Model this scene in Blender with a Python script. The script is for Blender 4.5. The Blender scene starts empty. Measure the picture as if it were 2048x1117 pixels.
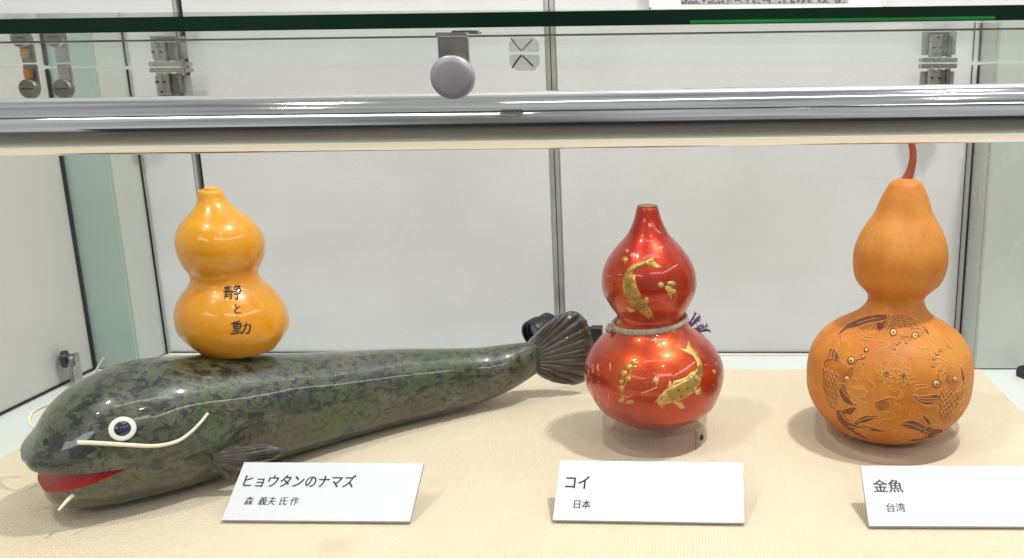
import bpy, bmesh, math, random
import numpy as np
from mathutils import Vector, Matrix
from mathutils.bvhtree import BVHTree
from mathutils.geometry import delaunay_2d_cdt
R = math.radians
scene = bpy.context.scene
COL = scene.collection
random.seed(7)

# ------------------------------------------------------------------ camera
W0, H0 = 2048., 1117.
F = 1754.; PX, PY = 1355., 558.5; EYE = .35
PITCH, ROLL, YAW = R(12.85), .005, R(1.0)
CAM = Vector((0, 0, EYE))
fw = Vector((-math.sin(YAW)*math.cos(PITCH), math.cos(YAW)*math.cos(PITCH), -math.sin(PITCH)))
rt = Vector((math.cos(YAW), math.sin(YAW), 0)); up = rt.cross(fw)
rt, up = rt*math.cos(ROLL)-up*math.sin(ROLL), up*math.cos(ROLL)+rt*math.sin(ROLL)
cd = bpy.data.cameras.new('camera'); cam = bpy.data.objects.new('camera', cd); COL.objects.link(cam)
m = Matrix((rt, up, -fw)).transposed().to_4x4(); m.translation = CAM
cam.matrix_world = m
cd.sensor_fit = 'HORIZONTAL'; cd.sensor_width = 36; cd.lens = 36*F/W0
cd.shift_x = -(PX-W0/2)/W0; cd.shift_y = 0
cd.clip_start = .01; cd.clip_end = 60
scene.camera = cam

# ------------------------------------------------------------------ light of the exhibition room
scene.view_settings.view_transform = 'Standard'
scene.view_settings.look = 'None'
scene.view_settings.exposure = -.18
world = bpy.data.worlds.new('World'); scene.world = world; world.use_nodes = True
wn = world.node_tree.nodes; wb = wn['Background']; wb.inputs[1].default_value = .50
_tc = wn.new('ShaderNodeTexCoord'); _no = wn.new('ShaderNodeTexNoise'); _no.inputs['Scale'].default_value = 2.4; _no.inputs['Detail'].default_value = 3
_cr = wn.new('ShaderNodeValToRGB'); _cr.color_ramp.elements[0].position = .34; _cr.color_ramp.elements[0].color = (.40, .40, .395, 1)
_cr.color_ramp.elements[1].position = .62; _cr.color_ramp.elements[1].color = (1.34, 1.35, 1.36, 1)
for _a, _b in ((_tc.outputs['Generated'], _no.inputs['Vector']), (_no.outputs['Fac'], _cr.inputs[0]), (_cr.outputs[0], wb.inputs[0])): world.node_tree.links.new(_a, _b)

def lamp(name, loc, target, power, size, size_y=None, color=(1, 1, 1)):
    ld = bpy.data.lights.new(name, 'AREA'); ld.energy = power; ld.color = color; ld.size = size
    ld.shape = 'RECTANGLE' if size_y else 'DISK'
    if size_y: ld.size_y = size_y
    o = bpy.data.objects.new(name, ld); COL.objects.link(o); o.location = loc
    o.rotation_euler = (Vector(target)-Vector(loc)).to_track_quat('-Z', 'Y').to_euler()
    return o
lamp('ceiling_spot_lamp', (.50, .66, 1.75), (-.05, .85, 0), 27.0, .10, color=(1, .98, .94))
lamp('ceiling_spot_lamp', (-.75, .25, 1.75), (-.3, .85, 0), 11.0, .10, color=(1, .98, .94))
lamp('ceiling_tube_lamp', (.2, .1, 1.9), (0, .9, .1), 3.0, 1.3, .12, color=(.95, .98, 1))
lamp('ceiling_tube_lamp', (1.0, -1.6, 2.0), (0, .9, .1), 11.0, 1.5, .28, color=(.95, .98, 1))
lamp('ceiling_tube_lamp', (-1.3, -1.9, 1.7), (0, .9, .1), 9.0, 1.5, .28, color=(.95, .98, 1))
lamp('ceiling_tube_lamp', (2.1, .15, 1.75), (-.3, .85, .05), 13.0, 3.0, .12, color=(.95, .98, 1))
lamp('ceiling_spot_lamp', (-.90, -.35, 1.85), (-.3, .8, .1), 3.5, .05, color=(1, .85, .66))
lamp('ceiling_spot_lamp', (.56, -.35, 1.85), (.1, .8, .1), 3.5, .05, color=(1, .85, .66))

# ------------------------------------------------------------------ geometry of the picture: a pixel on a real plane
def ray(px, py): return fw+rt*((px-PX)/F)-up*((py-PY)/F)
def atY(px, py, Y): d = ray(px, py); return CAM+d*(Y/d.y)
def atZ(px, py, z=0.): d = ray(px, py); return CAM+d*((z-EYE)/d.z)
def atX(px, py, X): d = ray(px, py); return CAM+d*(X/d.x)
def hit(px, py, p0, n):
    d = ray(px, py); return CAM+d*((p0-CAM).dot(n)/d.dot(n))

# ------------------------------------------------------------------ materials
def lin(c):
    return tuple(((v/255.)/12.92 if v/255. <= .04045 else ((v/255.+.055)/1.055)**2.4) for v in c)+(1,)
class NT:
    def __init__(s, name):
        s.m = bpy.data.materials.new(name); s.m.use_nodes = True
        s.t = s.m.node_tree; s.n = s.t.nodes; s.b = s.n['Principled BSDF']; s.out = s.n['Material Output']
        s.tc = s.n.new('ShaderNodeTexCoord')
    def new(s, t, **k):
        n = s.n.new('ShaderNode'+t)
        for a, b in k.items(): setattr(n, a, b)
        return n
    def link(s, a, b): s.t.links.new(a, b)
    def noise(s, scale, detail=4, rough=.55, coord='Object', mapping=None, dist=0):
        n = s.new('TexNoise'); n.inputs['Scale'].default_value = scale; n.inputs['Detail'].default_value = detail
        n.inputs['Roughness'].default_value = rough; n.inputs['Distortion'].default_value = dist
        v = s.tc.outputs[coord]
        if mapping:
            mp = s.new('Mapping'); mp.inputs['Scale'].default_value = mapping; s.link(v, mp.inputs[0]); v = mp.outputs[0]
        s.link(v, n.inputs['Vector']); return n.outputs['Fac']
    def ramp(s, fac, stops, interp='LINEAR'):
        r = s.new('ValToRGB'); r.color_ramp.interpolation = interp
        e = r.color_ramp.elements
        while len(e) < len(stops): e.new(.5)
        for i, (p, c) in enumerate(stops):
            e[i].position = p; e[i].color = c if len(c) == 4 else tuple(c)+(1,)
        s.link(fac, r.inputs[0]); return r.outputs[0]
    def mix(s, fac, a, b, mode='MIX'):
        x = s.new('Mix'); x.data_type = 'RGBA'; x.blend_type = mode
        for i, v in ((0, fac), (6, a), (7, b)):
            if hasattr(v, 'links') or hasattr(v, 'is_linked'): s.link(v, x.inputs[i])
            else: x.inputs[i].default_value = v
        return x.outputs[2]
    def mapz(s, v, a, b):
        m = s.new('MapRange'); m.inputs['From Min'].default_value = a; m.inputs['From Max'].default_value = b; s.link(v, m.inputs['Value']); return m.outputs[0]
    def bump(s, h, strength=.3, dist=.001, prev=None):
        b = s.new('Bump'); b.inputs['Strength'].default_value = strength; b.inputs['Distance'].default_value = dist
        s.link(h, b.inputs['Height'])
        if prev: s.link(prev, b.inputs['Normal'])
        s.link(b.outputs[0], s.b.inputs['Normal']); return b.outputs[0]
    def set(s, **k):
        for a, v in k.items():
            i = s.b.inputs[a.replace('_', ' ')]
            if hasattr(v, 'is_linked'): s.link(v, i)
            else: i.default_value = v
        return s
G = lambda v: (v, v, v, 1)

def plain(name, rgb, rough=.5, metal=0., var=.12, scale=40, bump=0., coat=0., spec=None):
    t = NT(name); c = lin(rgb)
    f = t.noise(scale, 5)
    a = tuple(x*(1-var) for x in c[:3])+(1,); b = tuple(min(1, x*(1+var)) for x in c[:3])+(1,)
    t.set(Base_Color=t.ramp(f, [(.3, a), (.7, b)]), Roughness=t.ramp(f, [(.3, G(rough*.85)), (.7, G(min(1, rough*1.15)))]), Metallic=metal)
    if coat: t.set(Coat_Weight=coat, Coat_Roughness=.04)
    if spec is not None: t.set(Specular_IOR_Level=spec)
    if bump: t.bump(t.noise(scale*8, 3), bump, .0006)
    return t.m

def m_wallpaper():
    t = NT('white_wallpaper')
    n = t.noise(3.5, 4); fine = t.noise(420, 3)
    c = t.ramp(n, [(.3, lin((203, 204, 205))), (.7, lin((217, 218, 220)))])
    # faint horizontal handling marks
    c = t.mix(t.ramp(t.noise(2, 3, mapping=(1.2, 1, 9)), [(.45, G(0)), (.75, G(.22))]), c, lin((188, 189, 190)))
    t.set(Base_Color=c, Roughness=.72)
    w = t.noise(900, 2, mapping=(1, 1, .45)); w2 = t.noise(700, 2, mapping=(.35, 1, 1))
    a = t.bump(w, .4, .0006); t.bump(w2, .4, .0006, a)
    return t.m
def m_cloth():
    t = NT('cream_cloth')
    n = t.noise(4, 5)
    c = t.ramp(n, [(.25, lin((218, 203, 176))), (.75, lin((231, 217, 193)))])
    wv = t.new('TexWave'); wv.wave_type = 'BANDS'; wv.bands_direction = 'X'; wv.inputs['Scale'].default_value = 130; wv.inputs['Distortion'].default_value = 1.2; wv.inputs['Detail'].default_value = 2
    t.link(t.tc.outputs['Object'], wv.inputs['Vector'])
    wy = t.new('TexWave'); wy.wave_type = 'BANDS'; wy.bands_direction = 'Y'; wy.inputs['Scale'].default_value = 130; wy.inputs['Distortion'].default_value = 1.2; wy.inputs['Detail'].default_value = 2
    t.link(t.tc.outputs['Object'], wy.inputs['Vector'])
    c = t.mix(t.ramp(wv.outputs['Fac'], [(.0, G(.16)), (.6, G(0))]), c, lin((196, 172, 132)))
    c = t.mix(t.ramp(t.noise(600, 2), [(.35, G(.22)), (.6, G(0))]), c, lin((200, 178, 140)))
    t.set(Base_Color=c, Roughness=.9, Sheen_Weight=.15)
    a = t.bump(wv.outputs['Fac'], .5, .0006); b = t.bump(wy.outputs['Fac'], .4, .0005, a)
    t.bump(t.noise(7, 4, .6, dist=1.5), .45, .008, b)
    return t.m
def m_clear(name, tint, ior=1.5, rough=.01, dust=0.):
    t = NT(name); t.n.remove(t.b)
    fr = t.new('Fresnel'); ge = t.new('NewGeometry'); mi = t.new('Mix'); mi.data_type = 'FLOAT'
    t.link(ge.outputs['Backfacing'], mi.inputs[0]); mi.inputs[2].default_value = ior; mi.inputs[3].default_value = 1/ior; t.link(mi.outputs[0], fr.inputs['IOR'])
    tr = t.new('BsdfTransparent'); tr.inputs[0].default_value = tint
    gl = t.new('BsdfGlossy'); gl.inputs['Roughness'].default_value = rough; gl.inputs['Color'].default_value = (.96, 1, .98, 1)
    mx = t.new('MixShader'); t.link(fr.outputs[0], mx.inputs[0]); t.link(tr.outputs[0], mx.inputs[1]); t.link(gl.outputs[0], mx.inputs[2])
    o = mx.outputs[0]
    if dust:
        df = t.new('BsdfDiffuse'); df.inputs[0].default_value = (.8, .82, .84, 1); m2 = t.new('MixShader')
        a = t.ramp(t.noise(7, 5, .6, dist=2.5), [(.50, G(dust*.15)), (.75, G(dust))])
        b = t.ramp(t.noise(160, 2, .5), [(.70, G(0)), (.76, G(dust*1.6))])
        t.link(t.mix(1., a, b, 'ADD'), m2.inputs[0]); t.link(o, m2.inputs[1]); t.link(df.outputs[0], m2.inputs[2]); o = m2.outputs[0]
    t.link(o, t.out.inputs['Surface']); return t.m
def m_catfish():
    t = NT('catfish_lacquer')
    c = t.ramp(t.noise(34, 6, .6), [(.3, lin((50, 55, 43))), (.5, lin((74, 77, 61))), (.72, lin((104, 102, 85)))])
    g = t.ramp(t.noise(17, 4, .6, dist=.6), [(.48, G(0)), (.62, G(.85))])
    c = t.mix(g, c, lin((56, 84, 24)))
    br = t.ramp(t.noise(11, 3, .6, dist=1.1), [(.60, G(0)), (.72, G(.6))])
    c = t.mix(br, c, lin((104, 84, 58)))
    sp = t.ramp(t.noise(210, 4, .62, dist=.4), [(.54, G(0)), (.60, G(.85))])
    c = t.mix(sp, c, lin((24, 28, 22)))
    sp_ = t.new('SeparateXYZ'); t.link(t.tc.outputs['Object'], sp_.inputs[0]); zz = t.ramp(t.mapz(sp_.outputs['Z'], .02, .085), [(0, G(.35)), (1, G(1))])
    s2 = t.ramp(t.noise(105, 3, .6, dist=.5, mapping=(1, 1, 1.5)), [(.55, G(0)), (.566, G(1))])
    c = t.mix(t.mix(1., s2, zz, 'MULTIPLY'), c, lin((10, 13, 11)))
    c = t.mix(t.ramp(t.noise(40, 3, .55, dist=.5, mapping=(1, 1, 1.7)), [(.605, G(0)), (.615, G(1))]), c, lin((16, 20, 17)))
    c = t.mix(t.ramp(t.noise(420, 2), [(.4, G(.35)), (.6, G(0))]), c, lin((46, 47, 40)))
    t.set(Base_Color=c, Roughness=.36, Coat_Weight=1.0, Coat_Roughness=.045, Coat_IOR=1.45)
    a = t.bump(t.noise(120, 4), .22, .0012); b = t.new('Bump'); b.inputs['Strength'].default_value = .5; b.inputs['Distance'].default_value = .003
    t.link(t.noise(17, 2, .4), b.inputs['Height']); t.link(b.outputs[0], t.b.inputs['Coat Normal'])
    return t.m
def m_gourd(name, c1, c2, c3, rough, coat, scale=9, streak=0.):
    t = NT(name)
    c = t.ramp(t.noise(scale, 5, .6), [(.28, lin(c1)), (.5, lin(c2)), (.72, lin(c3))])
    c = t.mix(t.ramp(t.noise(scale*2.2, 4, .6, mapping=(1, 1, .35), dist=.8), [(.5, G(0)), (.75, G(.5))]), c, lin(c1))
    c = t.mix(t.ramp(t.noise(260, 2), [(.3, G(.18)), (.55, G(0))]), c, lin(tuple(v*.8 for v in c1)))
    if streak:
        c = t.mix(t.ramp(t.noise(60, 3, .6, mapping=(1, 1, .12)), [(.55, G(0)), (.7, G(streak))]), c, lin(c1))
    t.set(Base_Color=c, Roughness=rough, Coat_Weight=coat, Coat_Roughness=.06)
    t.bump(t.noise(30, 3), .15, .002)
    return t.m

def m_redlac():
    t = NT('red_metallic_lacquer')
    c = t.ramp(t.noise(11, 5, .6), [(.3, lin((150, 24, 2))), (.5, lin((192, 58, 2))), (.72, lin((222, 108, 8)))])
    sp = t.new('SeparateXYZ'); t.link(t.tc.outputs['Object'], sp.inputs[0])
    c = t.mix(t.ramp(t.mapz(sp.outputs['Z'], .11, .22), [(.0, G(0)), (.9, G(.75))]), c, lin((176, 30, 2)))
    c = t.mix(t.ramp(t.noise(26, 4, .6, dist=.8, mapping=(1, 1, .4)), [(.52, G(0)), (.75, G(.6))]), c, lin((150, 14, 4)))
    c = t.mix(t.ramp(t.noise(420, 2), [(.35, G(.25)), (.6, G(0))]), c, lin((150, 30, 6)))
    t.set(Base_Color=c, Roughness=.36, Metallic=.62, Coat_Weight=.8, Coat_Roughness=.05)
    t.bump(t.noise(30, 3), .12, .002); return t.m
M = dict(
    wall=m_wallpaper(), cloth=m_cloth(), catfish=m_catfish(),
    glass=m_clear('clear_glass', (.985, .99, .99, 1), 1.22, dust=.012),
    glass_top=m_clear('top_glass', (.975, .985, .98, 1), 1.52),
    acrylic=m_clear('clear_acrylic', (.95, .93, .925, 1), 1.42, .05),
    edge=plain('green_glass_edge', (2, 46, 27), .25, 0, .45, 10, spec=.25),
    edge_lit=plain('lit_green_glass_edge', (20, 150, 60), .2, 0, .3, 20),  # lit copy of the glass edge, light put into the green
    yellow=m_gourd('yellow_lacquered_gourd', (206, 126, 0), (222, 152, 0), (234, 174, 2), .30, .6),
    red=m_redlac(),
    tan=m_gourd('orange_natural_gourd', (184, 98, 18), (206, 126, 34), (220, 150, 60), .55, .0, 12, .3),
    stem=plain('dried_stem', (150, 70, 32), .6, 0, .35, 60, .5),
    ink=plain('black_ink', (22, 16, 14), .4, 0, .2, 200),
    print=plain('black_print', (18, 18, 20), .5, 0, .1, 100),
    gold=plain('gold_paint', (196, 156, 76), .42, .45, .3, 200),
    gold2=plain('pale_gold_paint', (214, 176, 98), .45, .4, .2, 160),
    pink=plain('pink_gold_paint', (226, 158, 128), .42, .45, .2, 160),
    golddark=plain('dark_scale_line', (128, 92, 38), .5, .3, .3, 200),
    brown=plain('burnt_brown_engraving', (126, 66, 32), .6, 0, .25, 120),
    brown2=plain('brown_engraved_line', (130, 68, 32), .6, 0, .2, 120),
    pale=plain('pale_engraved_line', (224, 160, 84), .6, 0, .12, 120),
    midtan=plain('ochre_engraved_body', (192, 114, 38), .6, 0, .25, 90, .4),
    white=plain('white_enamel', (232, 230, 220), .4, 0, .04, 40),
    cream=plain('cream_plastic', (228, 222, 200), .4, 0, .08, 60),
    eyecream=plain('pale_scraped_gourd', (226, 190, 132), .6, 0, .1, 60),
    pupil=plain('blue_black_pupil', (30, 34, 60), .12, 0, .4, 300, coat=.8),
    mouth=plain('red_mouth_paint', (205, 8, 14), .35, 0, .12, 60, .3, coat=.4),
    fin=plain('dark_brown_fin', (64, 58, 51), .30, 0, .45, 60, .5, coat=.7),
    label=plain('white_label_board', (215, 217, 222), .55, 0, .015, 8),
    foam=plain('grey_board_edge', (178, 178, 178), .8, 0, .1, 60),
    steel=plain('brushed_steel', (176, 172, 166), .28, 1, .15, 60),
    chrome=plain('chrome_rail', (226, 226, 225), .05, 1, .03, 6),
    dullsteel=plain('dull_steel', (120, 116, 108), .4, .85, .3, 70),
    cap=plain('satin_metal_cap', (176, 174, 175), .35, .35, .06, 50),
    brass=plain('brass', (190, 130, 60), .35, .8, .2, 60),
    black=plain('black_plastic', (26, 26, 27), .38, 0, .2, 60),
    seam=plain('dark_panel_gap', (24, 24, 24), .7, 0, .1, 40),
    alu=plain('aluminium_strip', (196, 195, 190), .4, .7, .06, 40),
    base=plain('white_case_base', (214, 220, 216), .45, 0, .03, 8),
    frost=plain('pale_green_side_glass', (160, 178, 171), .22, 0, .05, 5, coat=.3),
    frost2=plain('grey_return_panel', (186, 191, 185), .3, 0, .04, 5, coat=.2),
    side=plain('cream_side_panel', (196, 195, 190), .5, 0, .05, 5, .3),
    floor=plain('dark_room_floor', (96, 88, 78), .5, 0, .2, 3),
    cord=plain('grey_braided_cord', (176, 164, 146), .8, 0, .25, 300, .6),
    purple=plain('purple_dried_flower', (128, 76, 140), .7, 0, .4, 300),
    smoke=plain('clear_grey_plastic', (150, 150, 150), .2, 0, .1, 40, coat=.6),
    pinklamp=plain('pink_indicator', (232, 60, 130), .3, 0, .1, 40),
    poster=plain('white_poster', (236, 236, 238), .5, 0, .02, 6),
)
def m_halftone():
    t = NT('grey_halftone_print')
    v = t.new('TexVoronoi'); v.inputs['Scale'].default_value = 230; t.link(t.tc.outputs['Object'], v.inputs['Vector'])
    t.set(Base_Color=t.ramp(v.outputs['Distance'], [(.2, lin((70, 70, 72))), (.7, lin((175, 175, 178)))]), Roughness=.6); return t.m
M['halftone'] = m_halftone()

# ------------------------------------------------------------------ object helpers
def link(name, me, mats, parent=None, smooth=True):
    o = bpy.data.objects.new(name, me); COL.objects.link(o)
    for mm in (mats if isinstance(mats, (list, tuple)) else [mats]): me.materials.append(mm)
    if smooth:
        me.polygons.foreach_set('use_smooth', [True]*len(me.polygons))
    if parent: put(o, parent)
    return o
def put(o, parent):
    o.parent = parent
    o.matrix_parent_inverse = Matrix.Translation(-parent.location)   # things are unrotated Empties at their base
def fin_bm(bm, name, mats, parent=None, smooth=True, angle=None):
    bmesh.ops.recalc_face_normals(bm, faces=bm.faces)
    me = bpy.data.meshes.new(name); bm.to_mesh(me); bm.free()
    o = link(name, me, mats, parent, smooth)
    if smooth and angle: me.set_sharp_from_angle(angle=R(angle))
    return o
def thing(name, loc, label, cat, group=None):
    o = bpy.data.objects.new(name, None); COL.objects.link(o); o.location = loc; o.empty_display_size = .02
    tag(o, label, cat, group); return o
def tag(o, label, cat, group=None):
    o['label'] = label; o['category'] = cat
    if group: o['group'] = group
    return o
def box(name, x0, x1, y0, y1, z0, z1, mat, parent=None, bev=.0006):
    bm = bmesh.new(); bmesh.ops.create_cube(bm, size=1)
    for v in bm.verts:
        v.co = Vector((x0+(v.co.x+.5)*(x1-x0), y0+(v.co.y+.5)*(y1-y0), z0+(v.co.z+.5)*(z1-z0)))
    if bev: bmesh.ops.bevel(bm, geom=bm.edges[:], offset=min(bev, .45*min(x1-x0, y1-y0, z1-z0)), segments=2, affect='EDGES')
    return fin_bm(bm, name, mat, parent, True, 35)
def tube(name, pts, rad, mat, parent=None, n=12, caps=True, smoothpts=True, sub=6):
    pts = [Vector(p) for p in pts]
    if not hasattr(rad, '__len__'): rad = [rad]*len(pts)
    if smoothpts and len(pts) > 2: pts, rad = catmull(pts, rad, sub)
    bm = bmesh.new(); tube_bm(bm, pts, rad, n, caps); return fin_bm(bm, name, mat, parent, True, 50)
def tube_bm(bm, pts, rad, n=12, caps=True):
    rings = []; nrm = None
    for i, p in enumerate(pts):
        t = (pts[min(i+1, len(pts)-1)]-pts[max(i-1, 0)]).normalized()
        if nrm is None:
            nrm = t.orthogonal().normalized()
        nrm = (nrm-t*nrm.dot(t)).normalized(); b = t.cross(nrm)
        rings.append([bm.verts.new(p+(nrm*math.cos(2*math.pi*k/n)+b*math.sin(2*math.pi*k/n))*rad[i]) for k in range(n)])
    for a, c in zip(rings, rings[1:]):
        for k in range(n): bm.faces.new((a[k], a[(k+1) % n], c[(k+1) % n], c[k]))
    if caps: bm.faces.new(rings[0]); bm.faces.new(rings[-1])
def catmull(pts, rad, sub=6):
    P = []; Q = []
    n = len(pts)
    for i in range(n-1):
        p0, p1, p2, p3 = pts[max(i-1, 0)], pts[i], pts[i+1], pts[min(i+2, n-1)]
        for k in range(sub):
            s = k/sub
            P.append(.5*((2*p1)+(p2-p0)*s+(2*p0-5*p1+4*p2-p3)*s*s+(3*p1-p0-3*p2+p3)*s**3)); Q.append(rad[i]+(rad[i+1]-rad[i])*s)
    P.append(pts[-1]); Q.append(rad[-1]); return P, Q
def cyl(name, a, b, r, mat, parent=None, n=32, bev=.0005):
    a = Vector(a); b = Vector(b); L = (b-a).length
    prof = [(0, 0), (r-bev, 0), (r, bev), (r, L-bev), (r-bev, L), (0, L)]
    return spin(name, a, (b-a).normalized(), prof, mat, parent, n)
def spin(name, a, axis, prof, mat, parent=None, n=48):
    a = Vector(a); ax = Vector(axis).normalized(); u = ax.orthogonal().normalized(); v = ax.cross(u)
    bm = bmesh.new(); rings = []
    for r, h in prof:
        if r < 1e-6: rings.append([bm.verts.new(a+ax*h)])
        else: rings.append([bm.verts.new(a+ax*h+(u*math.cos(2*math.pi*k/n)+v*math.sin(2*math.pi*k/n))*r) for k in range(n)])
    for p, q in zip(rings, rings[1:]):
        for k in range(n):
            k2 = (k+1) % n
            if len(p) == 1 and len(q) == 1: continue
            if len(p) == 1: bm.faces.new((p[0], q[k], q[k2]))
            elif len(q) == 1: bm.faces.new((p[k], p[k2], q[0]))
            else: bm.faces.new((p[k], p[k2], q[k2], q[k]))
    return fin_bm(bm, name, mat, parent, True, 40)

# ------------------------------------------------------------------ the wall behind the case
ZB = -.02                       # top of the case's base
YW = atZ(1500, 708, ZB).y       # face of the wall panels
def wallx(px, py=500): return atY(px, py, YW).x
wall = box('wall', -3, 3, YW+.012, YW+.1, -1.2, 2.2, M['seam'], None, 0); wall['kind'] = 'structure'
xa, xb, xc, xd = wallx(389, 340), wallx(402, 340), wallx(1104, 420), wallx(1122, 420)
def panel(x0, x1, parent=wall): return box('panel', x0, x1, YW, YW+.0118, -1.2, 2.2, M['wall'], parent, .0015)
panel(-3, wallx(-400)); panel(wallx(-397), xa); panel(xb+.0007, xc); panel(xd, 3)
box('joint_strip', xa+.0002, xa+.0035, YW-.0012, YW+.009, -1.2, 2.2, M['alu'], wall, .0004)
box('joint_strip', xc+.0006, xc+.0052, YW-.002, YW+.010, -1.2, 2.2, M['alu'], wall, .0004)
box('joint_strip', xc+.0064, xd-.0003, YW-.002, YW+.010, -1.2, 2.2, M['alu'], wall, .0004)
fl = box('room_floor', -4, 4, -4, YW+.01, -1.0, -.95, M['floor'], None, 0); fl['kind'] = 'structure'
pw = box('rail_reflection_box', -2.6, 3.2, -3.05, -3, -.949, -.12, M['black'], None, .01); pw['kind'] = 'structure'  # unseen dark box, added to put a dark line in the rail's reflection

# ------------------------------------------------------------------ the case
ZT = EYE+.0176*1.0              # underside of the top glass
case = thing('display_case', (-.15, .7, -.9), 'glass display case with green-edged top glass, chrome rail and pale base', 'display case')
XL = atZ(165, 752, ZB).x
XR1, XR2 = atY(335, 706, YW).x, atY(1918, 706, YW).x
YP = atZ(1990, 740, ZB).y
box('base', -.80, .62, .312, YW-.001, -.12, ZB, M['base'], case, .001)
box('cabinet', -.80, .62, .312, YW-.001, -.9, -.1215, M['base'], case, .002)
gap = .002
box('side_panel', XL-.012, XL, .33, YP+.004, ZB+.0015, ZT-.001, M['side'], case, .001)
box('side_panel_trim', XL+.0003, XL+.003, YP-.006, YP-.002, ZB+.002, ZT-.002, M['seam'], case, .0005)
box('side_panel_trim', XL+.0003, XL+.002, .34, YP-.006, ZB+.0015, ZB+.004, M['seam'], case, .0005)
box('back_glass', XL+.001, XR1-.0005, YP, YP+.006, ZB+.0015, ZT-.001, M['frost'], case, .001)
box('back_glass', XR2+.0005, .62, YP, YP+.006, ZB+.0015, ZT-.001, M['frost2'], case, .001)
box('return_panel', XR1-.006, XR1, YP+.0065, YW-.001, ZB+.0015, ZT-.001, M['frost2'], case, .001)
box('return_panel', XR2, XR2+.006, YP+.0065, YW-.001, ZB+.0015, ZT-.001, M['frost2'], case, .001)
# edge trims of the recess
box('edge_trim', XR1+.0005, XR1+.0025, YW-.004, YW-.0015, ZB+.002, ZT-.002, M['seam'], case, .0004)
box('edge_trim', XR1+.0026, XR1+.0045, YW-.0035, YW-.0012, ZB+.002, ZT-.002, M['alu'], case, .0004)
box('edge_trim', XR2-.0022, XR2-.0004, YW-.004, YW-.0015, ZB+.002, ZT-.002, M['seam'], case, .0004)
box('edge_trim', XR2-.0095, XR2-.0085, YW-.003, YW-.0012, ZB+.002, ZT-.002, M['seam'], case, .0003)
box('bottom_trim', XR1+.006, XR2-.01, YW-.0035, YW-.0012, ZB+.0015, ZB+.0035, M['dullsteel'], case, .0004)
box('bottom_trim', XR1+.006, XR2-.01, YW-.010, YW-.0045, ZB+.0002, ZB+.0022, M['white'], case, .0004)
# glass: front pane, top pane with its own green front edge
YF = .302
PT = .0050
_l, _r = atY(0, 69, YF), atY(2048, 41, YF)
def zf(x): return _l.z+(_r.z-_l.z)*(x-_l.x)/(_r.x-_l.x)     # the plate's front edge is not quite level
def slope(o, base=None):
    for v in o.data.vertices:
        if v.co.y < YF+.02: v.co.z += zf(v.co.x)-ZT
    return o
fg = box('front_glass', -1.2, .75, YF+.001, YF+.006, -.35, ZT-.0030, M['glass'], case, 0)
for v in fg.data.vertices:
    if v.co.z > 0: v.co.z += zf(v.co.x)-ZT
slope(box('glass_seal', -1.2, .75, YF+.0012, YF+.0058, ZT-.0028, ZT-.0023, M['dullsteel'], case, 0))
box('top_glass', -1.2, .75, YF+.0015, YW-.0015, ZT, ZT+PT, M['glass_top'], case, 0)
xg = atY(1990, 35, YF).x
slope(box('glass_edge', -1.2, .75, YF, YF+.0012, ZT+.0001, ZT+PT-.0001, M['edge'], case, .0003))
slope(box('glass_edge', atY(1380, 50, YF).x, xg, YF-.0006, YF-.0001, ZT+.0003, ZT+.0014, M['edge_lit'], case, .0002))  # thin strip on the edge, its lit stretch painted brighter green
# chrome rail just inside the front glass
YR = .352
def railz(px, py): return atY(px, py, YR).z
ra, rb = atY(0, 256, YR), atY(2048, 226, YR)
dirr = (rb-ra)/(rb.x-ra.x)
p1 = ra+dirr*(-1.1-ra.x); p2 = ra+dirr*(.75-ra.x)
bm = bmesh.new(); tube_bm(bm, [p1+(p2-p1)*k/40 for k in range(41)], [.0114]*41, 64)
fin_bm(bm, 'rail', M['chrome'], case)

def clamp_centre():
    c = atY(908, 155, YF-.004); x = c.x
    e = bpy.data.objects.new('glass_clamp', None); COL.objects.link(e); e.location = c; put(e, case)
    w = .0050
    box('bracket', x-w, x+w, YF-.0035, YF-.0008, c.z-.001, zf(x)-.0030, M['steel'], e, .0004)
    box('bracket_lip', x-w-.0002, x+w+.0002, YF-.0048, YF-.0008, zf(x)-.0028, zf(x)-.0016, M['chrome'], e, .0003)
    box('bracket_foot', x-.0030, x+.0062, YF+.0068, YF+.013, zf(x)-.0016, zf(x)-.0004, M['steel'], e, .0003)
    spin('clamp_disc', c+Vector((0, .0004, 0)), (0, -1, -.03), [(0, 0), (.0066, 0), (.0071, .0004), (.0071, .0034), (.0066, .0040), (.0050, .0043), (0, .0044)], M['cap'], e, 64)
clamp_centre()

def hinge(px, py, wpx, parent=case):
    y = YW-.03
    c = atY(px, py, y); w = wpx/F*1.15/2
    e = bpy.data.objects.new('hinge', None); COL.objects.link(e); e.location = (c.x, y, ZT); put(e, parent)
    h = .030
    box('hinge_leaf', c.x-w*.62, c.x+w*.55, y-.004, y, ZT-h-.006, ZT-.008, M['dullsteel'], e, .0008)
    box('glass_block', c.x-w*.95, c.x+w, y+.001, y+.006, ZT-h-.008, ZT-.010, M['smoke'], e, .0008)
    box('hinge_plate', c.x-w, c.x+w*1.02, y-.008, y+.012, ZT-.0065, ZT-.0008, M['steel'], e, .001)
    cyl('hinge_pin', (c.x-w*.25, y-.006, ZT-h-.004), (c.x-w*.25, y-.006, ZT-.007), .0085, M['steel'], e, 32)
    cyl('hinge_pin', (c.x+w*.55, y-.004, ZT-h-.002), (c.x+w*.55, y-.004, ZT-.007), .0032, M['dullsteel'], e, 20)
    for s, zz in ((-.45, .018), (.4, .018), (0, .030)):
        cyl('screw', (c.x-w*.25+w*s*.5, y-.0152, ZT-zz), (c.x-w*.25+w*s*.5, y-.0128, ZT-zz), .0016, M['black'], e, 12, .0002)
hinge(342, 150, 70); hinge(1875, 140, 66)

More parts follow.
